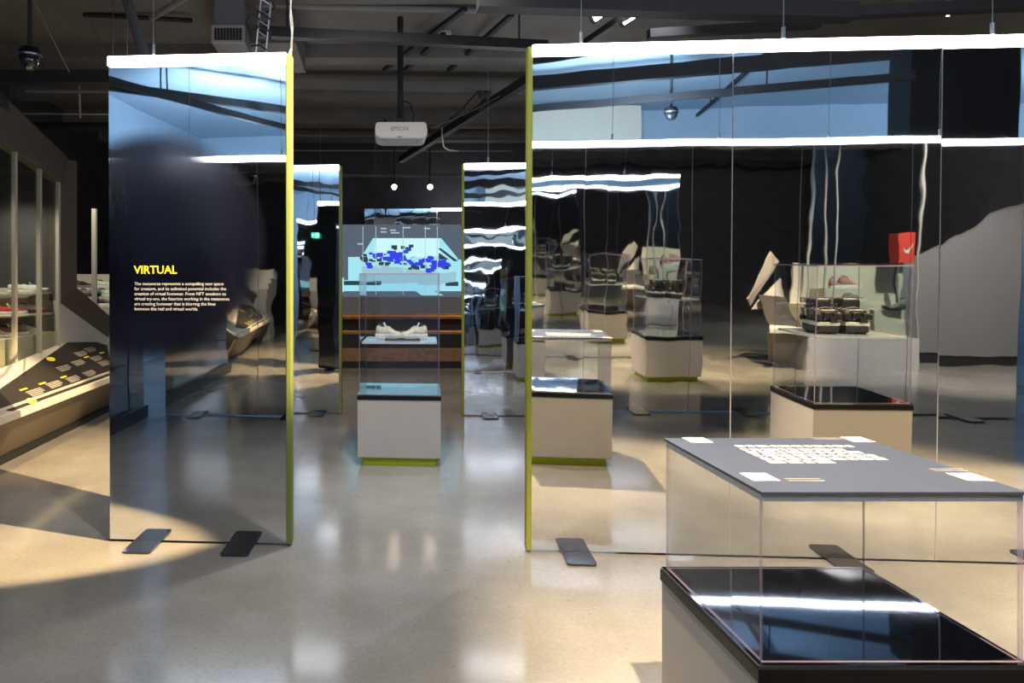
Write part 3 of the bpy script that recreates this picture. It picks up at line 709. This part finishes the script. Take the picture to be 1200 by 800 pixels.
for (x0, y0, Ya, x1, y1, Yb, r, lb, m_) in ((37, -4, 6.9, 81, 84, 6.4, 0.006, 'thin slanting wire beside the dome camera', 'mullion'), (107, 22, 7.5, 125, 70, 6.9, 0.004, 'thin slanting wire left of the VIRTUAL panel', 'grey'),
                                          (15, 133, 8.4, 140, 134, 8.4, 0.009, 'thin pale pipe at the left above the showcase', 'mullion'), (30, 107, 8.0, 140, 107, 8.0, 0.02, 'grey pipe under the black beam at the left', 'grey'),
                                          (10, 148, 8.9, 145, 148, 8.9, 0.05, 'dark pipe at the left, lowest of three above the showcase', 'black'), (98, 17, 7.4, 225, 24, 7.4, 0.025, 'dark rail at the top left behind the grey tube', 'black'),
                                          (178, 21, 6.6, 222, -6, 5.9, 0.03, 'grey slanting rail above the VIRTUAL panel', 'grey'), (147, -4, 6.4, 171, 70, 5.6, 0.045, 'thick grey tube slanting down to the VIRTUAL panel', 'greyblue')):
    bm = bmesh.new(); bar(bm, at(x0, y0, Ya), at(x1, y1, Yb), r, 10)
    one('wire' if r < 0.008 else 'ceiling_pipe', lb, 'wire' if r < 0.008 else 'pipe', bm, M[m_])
bm = bmesh.new(); beam(bm, at(-10, 112, 5.9), at(72, 186, 8.6), 0.10, 0.10)
one('ceiling_beam', 'dark beam running back above the left showcase', 'beam', bm, M['black'])
bm = bmesh.new(); bar(bm, at(93, 100, 8.4), at(94, 138, 8.4), 0.012); one('pipe_hanger', 'short vertical hanger between the pipes at the left', 'pipe', bm, M['mullion'])
t = thing('air_vent', 'grey duct box with a slatted vent above the VIRTUAL panel', 'vent', at(268, 33, 7.0))
link('neck', bx(-0.14, 0.14, 0.0, 0.3, 0.02, 4.2 - at(268, 33, 7.0).z), M['greyblue'], t)
bm = bmesh.new(); box(bm, -0.16, 0.16, -0.03, -0.01, -0.005, 0.02); box(bm, -0.16, 0.16, -0.03, -0.01, -0.15, -0.125); box(bm, -0.16, -0.135, -0.03, -0.01, -0.125, -0.005); box(bm, 0.135, 0.16, -0.03, -0.01, -0.125, -0.005)
link('frame', bm, M['mullion'], t); link('back_plate', bx(-0.16, 0.16, -0.01, 0.3, -0.15, 0.02), M['grey'], t)
for k in range(9): link('slat', bx(-0.13 + 0.03 * k, -0.118 + 0.03 * k, -0.026, -0.011, -0.125, -0.005), M['black'], t)
struct('trim_2', bx(-1.62, -0.80, 7.25, 8.3, 3.85, 4.2), M['ceiling'])
t = thing('cable_truss', 'silver ladder truss wound with cables above the right of the VIRTUAL panel', 'truss', at(306, 30, 5.6))
A, B = Vector((0.06, 0.0, 0.42)), Vector((-0.03, 0.15, -0.20))
bm = bmesh.new()
for s in (-0.04, 0.04): bar(bm, A + Vector((s, 0, 0)), B + Vector((s, 0, 0)), 0.010, 8)
link('rail', bm, M['steel'], t)
for k in range(8):
    bm = bmesh.new(); p = A.lerp(B, (k + 0.5) / 8); q = A.lerp(B, (k + 1.1) / 8); bar(bm, p + Vector((-0.04, 0, 0)), q + Vector((0.04, 0, 0)), 0.006, 6); link('rung', bm, M['steel'], t)
bm = bmesh.new(); rnd = random.Random(5)
pts = [A.lerp(B, k / 26) + Vector((0.065 * math.cos(k * 1.3) + rnd.uniform(-.02, .02), 0.05 * math.sin(k * 1.3), rnd.uniform(-.02, .02))) for k in range(27)]
path(bm, pts, 0.007)
for k in range(16): pass
path(bm, [Vector((-0.06 + 0.05 * math.cos(a), -0.01, 0.02 + 0.06 * math.sin(a))) for a in [k * PI / 6 for k in range(13)]], 0.006)
link('cable', bm, M['black'], t)
bm = bmesh.new(); path(bm, [Vector((at(341, -5, 5.0).x, 5.05, 4.2)), at(341, -5, 5.0), at(340, 20, 4.8), at(342, 40, 4.6), at(341, 58, 4.4), at(337, 67, 4.25), at(331, 71, 4.12)], 0.006); path(bm, [at(339, -5, 5.0), at(343, 30, 4.8), at(342, 56, 4.5), at(340, 80, 4.3)], 0.004)
one('cable', 'pale power cable looping down to the top right corner of the VIRTUAL panel', 'cable', bm, M['mullion'])
# right ceiling
bm = bmesh.new(); beam(bm, at(560, 2, 5.0), at(1000, 15, 5.0), 0.14, 0.11); beam(bm, at(1000, 15, 5.0), at(1260, 2, 4.85), 0.10, 0.07)
one('ceiling_beam', 'thick black beam along the top above the right-hand mirror wall', 'beam', bm, M['black'])
bm = bmesh.new(); beam(bm, at(668, 62, 6.4), at(770, -6, 5.0), 0.05, 0.05); one('lighting_track', 'black slanting track at the top with two white lamp heads beside it', 'track', bm, M['black'])
for x, y, lb in ((706, 17, 'left of two white rectangular lamp heads at the top'), (740, 21, 'right of two white rectangular lamp heads at the top')):
    t = thing('lamp_head', lb, 'lamp', at(x, y, 5.5))
    bm = bmesh.new(); beam(bm, (-0.07, 0.06, -0.025), (0.09, -0.06, 0.055), 0.06, 0.05); link('housing', bm, M['black'], t)
    bm = bmesh.new(); beam(bm, (-0.06, 0.02, -0.02), (0.07, -0.07, 0.05), 0.03, 0.05); link('lens', bm, M['lampwhite'], t)
    bm = bmesh.new(); bar(bm, (0, 0, 0.05), (0, 0, 4.2 - at(x, y, 5.5).z), 0.008); link('stem', bm, M['black'], t)
bm = bmesh.new(); beam(bm, at(760, 40, 6.0), at(960, 28, 6.0), 0.08, 0.07); one('ceiling_beam', 'second dark beam just above the right-hand light tube', 'beam', bm, M['black'])
t = thing('pendant_lamp', 'small bright lamp on a rod at the top right', 'lamp', at(1111, 15, 5.2))
bm = bmesh.new(); bar(bm, (0, 0, 0), (0, 0, 0.5), 0.012); bar(bm, (-0.15, 0, 0.01), (0, 0, 0.0), 0.012); link('rod', bm, M['mullion'], t)
bm = bmesh.new(); lathe(bm, [(0.012, 0.02), (0.02, 0.0), (0.012, -0.02)], n=10); link('bulb', bm, M['lamp'], t)
# added spotlight over the right-hand mirror wall, its flap shaping the floor pool
t = thing('spotlight', 'added spotlight with a light-cutting flap above the right-hand mirror wall, out of the picture', 'spotlight', S)
e1 = (B1 - S).normalized(); e0 = (B0 - S).normalized(); ex = (B0 - (B1 - B0) * 1.2 - S).normalized()
q = [e1 * 0.45 + (e1 - e0) * 0.25, ex * 0.45]
bm = bmesh.new(); slab(bm, [q[0], q[1], q[1] - pn * 0.35, q[0] - pn * 0.35], -axis * 0.004); link('light_flap', bm, M['black'], t)
bm = bmesh.new(); bar(bm, -axis * 0.25, -axis * 0.02, 0.07, 14); link('housing', bm, M['black'], t)
bm = bmesh.new(); bar(bm, -axis * 0.15, Vector((-axis.x * 0.15, -axis.y * 0.15, 0.2)), 0.012, 8); link('stem', bm, M['black'], t)
# tracks and pipes behind the camera, seen in the mirrors
for a, b, s_, lb in (((-3.6, 1.0, 3.6), (-1.2, -4.5, 3.6), 0.08, 'left of the doorway'), ((-4.2, -0.2, 3.8), (-0.2, -3.6, 3.8), 0.10, 'slanting left'),
                     ((-1.5, -3.25, 3.6), (5.43, -1.13, 3.6), 0.09, 'lowest on the right'), ((-1.0, -2.0, 3.72), (4.9, -0.44, 3.72), 0.16, 'thickest on the right'),
                     ((-0.6, -1.7, 3.9), (3.0, -0.15, 3.9), 0.11, 'highest on the right'), ((-1.8, -2.6, 3.95), (1.0, -5.5, 3.95), 0.12, 'crossing at the back'), ((4.0, -0.7, 4.05), (4.4, -5.8, 4.05), 0.05, 'running back on the right')):
    bm = bmesh.new(); beam(bm, a, b, s_ * 0.8, s_)
    for f in (0.2, 0.8):
        p = Vector(a).lerp(Vector(b), f); bar(bm, p, (p.x, p.y, 4.2), 0.01)
    one('ceiling_beam', 'black ceiling bar behind the camera, seen only in the mirrors, %s' % lb, 'beam', bm, M['black'])
# ------------------------------------------------------------------ left showcase
RX, RZ0, KS = -2.75, 0.48, 0.6           # rail line and slope of the reading ledge
def ledge(x, y, lift=0.0):
    """Point of the sloping ledge seen at pixel x, y."""
    a, b = (x - PX) / F, (y - PY) / F
    Y = (EYE - RZ0 - KS * RX) * -1
    Yv = (EYE - RZ0 - KS * RX) / (b - KS * a) if False else (EYE - RZ0 + KS * -RX) / (b - KS * a)
    p = Vector((a * Yv, Yv, EYE - b * Yv)); return p + Vector((KS, 0, 1)).normalized() * lift
t = thing('wall_showcase', 'long faceted showcase with pale glazing bars and a lit rail along the left wall', 'showcase', (0, 0, 0))
UPN = Vector((KS, 0, 1)).normalized()
bm = bmesh.new(); slab(bm, [(RX, 4.6, RZ0), (RX, 8.7, RZ0), (-3.34, 8.7, RZ0 + KS * 0.59), (-3.31, 7.62, RZ0 + KS * 0.56), (-3.14, 5.8, RZ0 + KS * 0.39), (-3.05, 4.6, RZ0 + KS * 0.30)], -UPN * 0.03); link('ledge', bm, M['whitefacet'], t)
link('rail', bx(RX, RX + 0.045, 4.6, 8.7, RZ0 - 0.045, RZ0 + 0.012, 0.004), M['rail'], t)
link('inner_rail', bx(RX - 0.05, RX - 0.03, 4.6, 8.7, RZ0 + 0.02, RZ0 + 0.045, 0.003), M['rail'], t)
bm = bmesh.new(); slab(bm, [(RX + 0.01, 4.6, RZ0 - 0.045), (RX + 0.01, 8.7, RZ0 - 0.045), (-3.02, 8.7, 0.06), (-3.02, 4.6, 0.06)], (-0.03, 0, 0.0)); link('fascia', bm, M['golden'], t)
link('kick_board', bx(-3.06, -3.0, 4.6, 8.7, 0, 0.06), M['black'], t)
tp = [ledge(0, 456), ledge(90, 394), ledge(125, 405), ledge(132, 439), ledge(17, 482), ledge(-30, 478)]
bm = bmesh.new(); slab(bm, [p + UPN * 0.002 for p in tp], UPN * 0.006); tpn = link('text_panel', bm, M['textpanel'], t)
def patch(bm, cx_, cy_, lx, wy):
    c = ledge(cx_, cy_); s = Vector((-1, 0, KS)).normalized(); y = Vector((0, 1, 0))
    q = [c + y * (-lx / 2) - s * (wy / 2), c + y * (lx / 2) - s * (wy / 2), c + y * (lx / 2) + s * (wy / 2), c + y * (-lx / 2) + s * (wy / 2)]
    slab(bm, [p + UPN * 0.0085 for p in q], UPN * 0.001)
for x, y in ((42, 460), (64, 451), (86, 444.5), (105, 438), (75, 432), (92, 425.5), (113, 420.5), (122, 426), (95, 415), (106, 410)):
    bm = bmesh.new()
    for k in (-1.5, -0.5, 0.5, 1.5):
        c = ledge(x, y); dl = 0.02 * k
        s = Vector((-1, 0, KS)).normalized(); yy = Vector((0, 1, 0)); c = c + s * dl; ln = 0.26 if k > -1.5 else 0.2
        q = [c + yy * -0.13 - s * 0.006, c + yy * (ln - 0.13) - s * 0.006, c + yy * (ln - 0.13) + s * 0.006, c + yy * -0.13 + s * 0.006]
        slab(bm, [p + UPN * 0.0085 for p in q], UPN * 0.001)
    link('caption_text', bm, M['texttan'], tpn)
for x, y in ((27, 457), (49, 450), (74, 442.5), (101, 419), (119, 414)):
    bm = bmesh.new(); patch(bm, x, y, 0.12, 0.016); link('caption_heading', bm, M['textyellow'], tpn)['label'] = 'yellow heading'
for x, y in ((36, 470.5), (59, 421.5)):
    bm = bmesh.new(); c = ledge(x, y); s = Vector((-1, 0, KS)).normalized()
    slab(bm, [c + UPN * 0.0085 + Vector((0, 1, 0)) * 0.075 * math.cos(k * PI / 8) + s * 0.035 * math.sin(k * PI / 8) for k in range(16)], UPN * 0.001)
    link('round_marker', bm, M['textyellow'], tpn)['label'] = 'yellow round marker'
# glazing
GL = [Vector((-3.05, 4.75, 0)), Vector((-3.17, 6.13, 0)), Vector((-3.20, 6.43, 0)), Vector((-3.25, 7.01, 0)), Vector((-3.295, 7.53, 0))]
def gz0(p): return RZ0 + KS * (RX - p.x)
def gz1(p): return 2.617 - (p.y - 6.43) * 0.108
for p in (GL[0], GL[2], GL[3], GL[4]):
    link('glazing_bar', bx(p.x - 0.018, p.x + 0.018, p.y - 0.02, p.y + 0.02, gz0(p) - 0.02, gz1(p)), M['mullion'], t)
for a, b in ((GL[0], GL[2]), (GL[2], GL[3]), (GL[3], GL[4])):
    bm = bmesh.new(); slab(bm, [(a.x, a.y, gz0(a)), (b.x, b.y, gz0(b)), (b.x, b.y, gz1(b)), (a.x, a.y, gz1(a))], (-0.008, 0, 0)); link('pane', bm, M['glass2'], t)
bm = bmesh.new(); a, b = GL[0], GL[4] + Vector((0, 0.16, 0)); slab(bm, [(a.x + .03, a.y, gz1(a)), (b.x + .03, b.y, gz1(b)), (b.x + .03, b.y, gz1(b) + 0.30), (a.x + .03, a.y, gz1(a) + 0.45)], (-0.12, 0, 0)); link('header', bm, M['brown'], t)
bm = bmesh.new(); slab(bm, [(-3.31, 7.56, 1.27), (-3.19, 7.75, 1.40), (-3.19, 7.75, 2.75), (-3.31, 7.56, 2.75)], (-0.10, 0.02, 0)); link('corner_post', bm, M['brown'], t)
bm = bmesh.new(); slab(bm, [(-3.31, 7.56, 1.27), (-3.19, 7.75, 1.40), (-3.12, 8.62, 1.02), (-3.17, 8.62, 0.80)], (-0.10, 0.02, 0.0)); link('sloping_sill', bm, M['brown'], t)
bm = bmesh.new(); slab(bm, [(-3.32, 7.56, 0.81), (-3.18, 8.6, 0.70), (-3.18, 8.62, 0.84), (-3.32, 7.56, 1.27)], (-0.04, 0, 0)); link('side_facet', bm, M['whitefacet'], t)
# inside of the glass case: cream steps and dark back
link('back_panel', bx(-4.5, -4.45, 4.7, 7.7, 0.7, 2.9), M['blackwall'], t)
link('end_panel', bx(-4.5, -3.34, 7.62, 7.66, 1.40, 2.9), M['blackwall'], t)
link('end_board', bx(-4.5, -3.34, 7.62, 7.66, 0.6, 1.40), M['cream'], t)
link('display_step', bx(-4.4, -3.31, 4.9, 7.6, 0.55, 0.95), M['cream'], t)
link('display_shelf', bx(-4.4, -3.36, 6.85, 7.6, 1.13, 1.145), M['cream'], t)
link('display_shelf', bx(-4.4, -3.38, 7.15, 7.6, 1.335, 1.35), M['cream'], t)
for (X, Yr, stp, rz, col, sol, st, lb) in (
        (-3.58, 6.25, 0.951, -80, 'red', 'white', 'low', 'red sneaker low in the left showcase at the picture edge'),
        (-3.60, 6.62, 0.951, -75, 'brown', 'cream', 'low', 'brown sneaker low in the left showcase left of the first glazing bar'),
        (-3.60, 6.93, 0.951, -70, 'brown', 'white', 'low', 'brown sneaker low in the left showcase right of the first glazing bar'),
        (-3.62, 7.25, 0.951, -75, 'cream', 'white', 'low', 'cream sneaker low in the left showcase behind the second glazing bar'),
        (-3.66, 7.04, 1.146, -78, 'red', 'white', 'low', 'red and white sneaker on the middle shelf of the left showcase'),
        (-3.66, 7.43, 1.146, -75, 'white', 'red', 'low', 'white sneaker with a red sole on the middle shelf of the left showcase'),
        (-3.68, 7.27, 1.351, -75, 'cream', 'white', 'low', 'cream sneaker on the top shelf of the left showcase'),
        (-3.68, 7.54, 1.351, -75, 'white', 'grey', 'low', 'white sneaker at the far end of the top shelf of the left showcase')):
    shoe(lb, (X, Yr, stp), math.radians(rz), col, sol, 'white', st, 0.92)
# second exhibit bay beyond the corner: white steps with dark shoes
t = thing('stepped_display', 'white stepped shoe display beyond the left showcase, behind a pale post', 'display stand', (0, 0, 0))
for k, (y0, y1, z) in enumerate(((9.0, 9.35, 1.15), (9.35, 9.7, 1.26), (9.7, 10.1, 1.375))):
    link('display_step', bx(-4.6, -2.9, y0, y1, 0.0, z), M['cream'], t)
link('back_board', bx(-4.6, -2.9, 10.1, 10.14, 0, 1.56), M['cream'], t)
link('post', bx(-3.50, -3.45, 8.94, 8.99, 0, 2.36), M['mullion'], t)
for (x, y, stp, Yd, col, sol, lb) in ((92, 336, 1.376, 9.8, 'black', 'grey', 'black sneaker on the top step of the white shoe display'), (101, 347, 1.261, 9.45, 'grey', 'black', 'grey sneaker on the middle step of the white shoe display'),
                                     (116, 356, 1.151, 9.1, 'black', 'white', 'black sneaker on the lowest step of the white shoe display'), (120, 334, 1.376, 9.82, 'mint', 'white', 'pale mint sneaker on the top step of the white shoe display'), (123, 345, 1.261, 9.5, 'mint', 'white', 'pale mint sneaker on the middle step of the white shoe display')):
    shoe(lb, ((x - PX) / F * Yd - 0.12, Yd + 0.1, stp), math.radians(-80), col, sol, 'white')

# ------------------------------------------------------------------ right wing, seen through the mirrors
t = thing('faceted_display', 'grey faceted display wall on the far right side, seen only in the mirrors', 'display stand', (0, 0, 0))
bm = bmesh.new(); slab(bm, [(6.3, 3.3, 0.14), (11.5, 3.3, 0.14), (11.5, 3.3, 3.6), (8.65, 3.3, 2.32), (7.35, 3.3, 1.58), (6.3, 3.3, 1.35)], (0, 0.08, 0)); link('grey_board', bm, M['greywall'], t)
link('skirting', bx(6.3, 11.5, 3.32, 3.4, 0, 0.14), M['black'], t)
t = thing('reading_ledge', 'low faceted reading ledge with a dark text panel, seen only in the mirrors', 'display stand', (0, 0, 0))
bm = bmesh.new(); slab(bm, [(4.75, 3.2, 0.95), (5.05, 3.1, 1.60), (5.22, 3.2, 1.48), (4.85, 3.3, 0.85)], (0, 0.04, 0)); link('pointed_board', bm, M['whitefacet'], t)
bm = bmesh.new(); slab(bm, [(4.85, 2.75, 0.55), (5.30, 2.70, 0.525), (5.30, 3.2, 0.97), (4.95, 3.25, 1.0)], (0, 0, -0.03)); link('text_panel', bm, M['textpanel'], t)
bm = bmesh.new()
for k in range(3):
    a_ = Vector((4.95 + 0.12 * k, 2.82, 0.585 - 0.01 * k)); slab(bm, [a_, a_ + Vector((0.09, -0.01, 0.0)), a_ + Vector((0.10, 0.02, 0.03)), a_ + Vector((0.01, 0.03, 0.03))], (0, 0, 0.004))
link('caption_heading', bm, M['textyellow'], t)
bm = bmesh.new(); slab(bm, [(4.80, 2.68, 0.56), (5.32, 2.63, 0.53), (5.32, 2.69, 0.58), (4.84, 2.74, 0.61)], (0, 0, -0.05)); link('rail', bm, M['rail'], t)
bm = bmesh.new(); slab(bm, [(4.80, 2.72, 0.50), (5.32, 2.67, 0.475), (5.3, 3.0, 0.05), (5.0, 3.05, 0.05)], (0, 0.04, 0)); link('fascia', bm, M['golden'], t)
bm = bmesh.new(); slab(bm, [(4.9, 3.3, 0.8), (5.32, 3.3, 0.8), (5.32, 3.3, 1.25), (5.2, 3.3, 1.15)], (0, 0.05, 0)); link('white_board', bm, M['whitefacet'], t)
t = thing('tall_showcase', 'tall glass showcase on the far right side, seen only in the mirrors', 'showcase', (6.1, 3.0, 0))
for x in (-0.74, -0.55, -0.38, 0.74):
    link('glazing_bar', bx(x - 0.012, x + 0.012, -0.28, -0.256, 0.42, 3.05), M['seam'], t)
link('base', bx(-0.76, 0.76, -0.28, 0.26, 0, 0.42), M['plinth'], t)
link('header', bx(-0.76, 0.76, -0.28, 0.26, 3.05, 3.12), M['brown'], t)
link('pane', bx(-0.74, 0.74, -0.265, -0.258, 0.42, 3.05), M['glass2'], t)
link('display_step', bx(-0.45, 0.15, -0.1, 0.2, 0.42, 1.10), M['cream'], t)
link('display_step', bx(0.28, 0.70, -0.1, 0.2, 0.42, 0.80), M['cream'], t)
link('display_step', bx(-0.7, -0.45, -0.1, 0.2, 0.42, 0.88), M['cream'], t)
link('back_board', bx(-0.7, 0.74, 0.21, 0.25, 0.42, 1.45), M['cream'], t)
G = 'shoes in the tall showcase seen in the mirrors'
link('display_step', bx(-0.2, 0.12, -0.235, -0.1, 0.42, 0.92), M['cream'], t)
shoe('pink high-top in the tall showcase seen in the mirror, left of two', (5.78, 2.97, 1.101), math.radians(-80), 'pink', 'white', 'cream', 'high', 1.0)
shoe('pink high-top in the tall showcase seen in the mirror, right of two', (6.06, 3.12, 1.101), math.radians(-80), 'pink', 'white', 'cream', 'high', 1.0)
shoe('grey sneaker on the low front step of the tall showcase seen in the mirror', (5.92, 2.83, 0.921), math.radians(-88), 'grey', 'white', 'white', 'low', 1.0)
shoe('dark boot in the tall showcase seen in the mirror', (6.75, 2.84, 0.801), math.radians(80), 'grey', 'black', 'grey', 'high')
tb = thing('shoe_box', 'red shoe box with a white curved mark in the tall showcase seen in the mirror', 'box', (6.72, 2.82, 1.46))
link('pole', bx(-0.02, 0.02, 0.12, 0.15, -0.66, 0.05), M['mullion'], tb)
link('carton', bx(-0.13, 0.13, 0.0, 0.14, 0, 0.42, 0.005), FAB['red'], tb)
bm = bmesh.new(); slab(bm, [(-0.08, -0.002, 0.22), (-0.05, -0.002, 0.14), (0.0, -0.002, 0.13), (0.10, -0.002, 0.30), (0.0, -0.002, 0.19), (-0.05, -0.002, 0.18)], (0, -0.001, 0)); link('mark', bm, M['white'], tb)
# exit sign on the side of the aisle
t = thing('exit_sign', 'green exit sign with a white running figure, seen in the far left mirror', 'sign', (-1.50, 4.26, 2.20), (0, 0, PI))
t.scale = (0.42, 0.42, 0.42)
link('sign_plate', bx(-0.15, 0.15, -0.02, 0.02, -0.09, 0.09, 0.004), M['exit'], t)
bm = bmesh.new()
box(bm, -0.11, -0.04, -0.0225, -0.021, -0.06, 0.06)
beam(bm, (0.03, -0.0215, 0.0), (0.11, -0.0215, 0.0), 0.002, 0.02); slab(bm, [(0.12, -0.021, 0), (0.09, -0.021, 0.03), (0.09, -0.021, -0.03)], (0, -0.0015, 0))
link('pictogram', bm, M['exitwhite'], t)
bm = bmesh.new(); bar(bm, (-0.1, 0, 0.09), (-0.1, 0, 4.70), 0.008); bar(bm, (0.1, 0, 0.09), (0.1, 0, 4.70), 0.008); link('hanger', bm, M['black'], t)
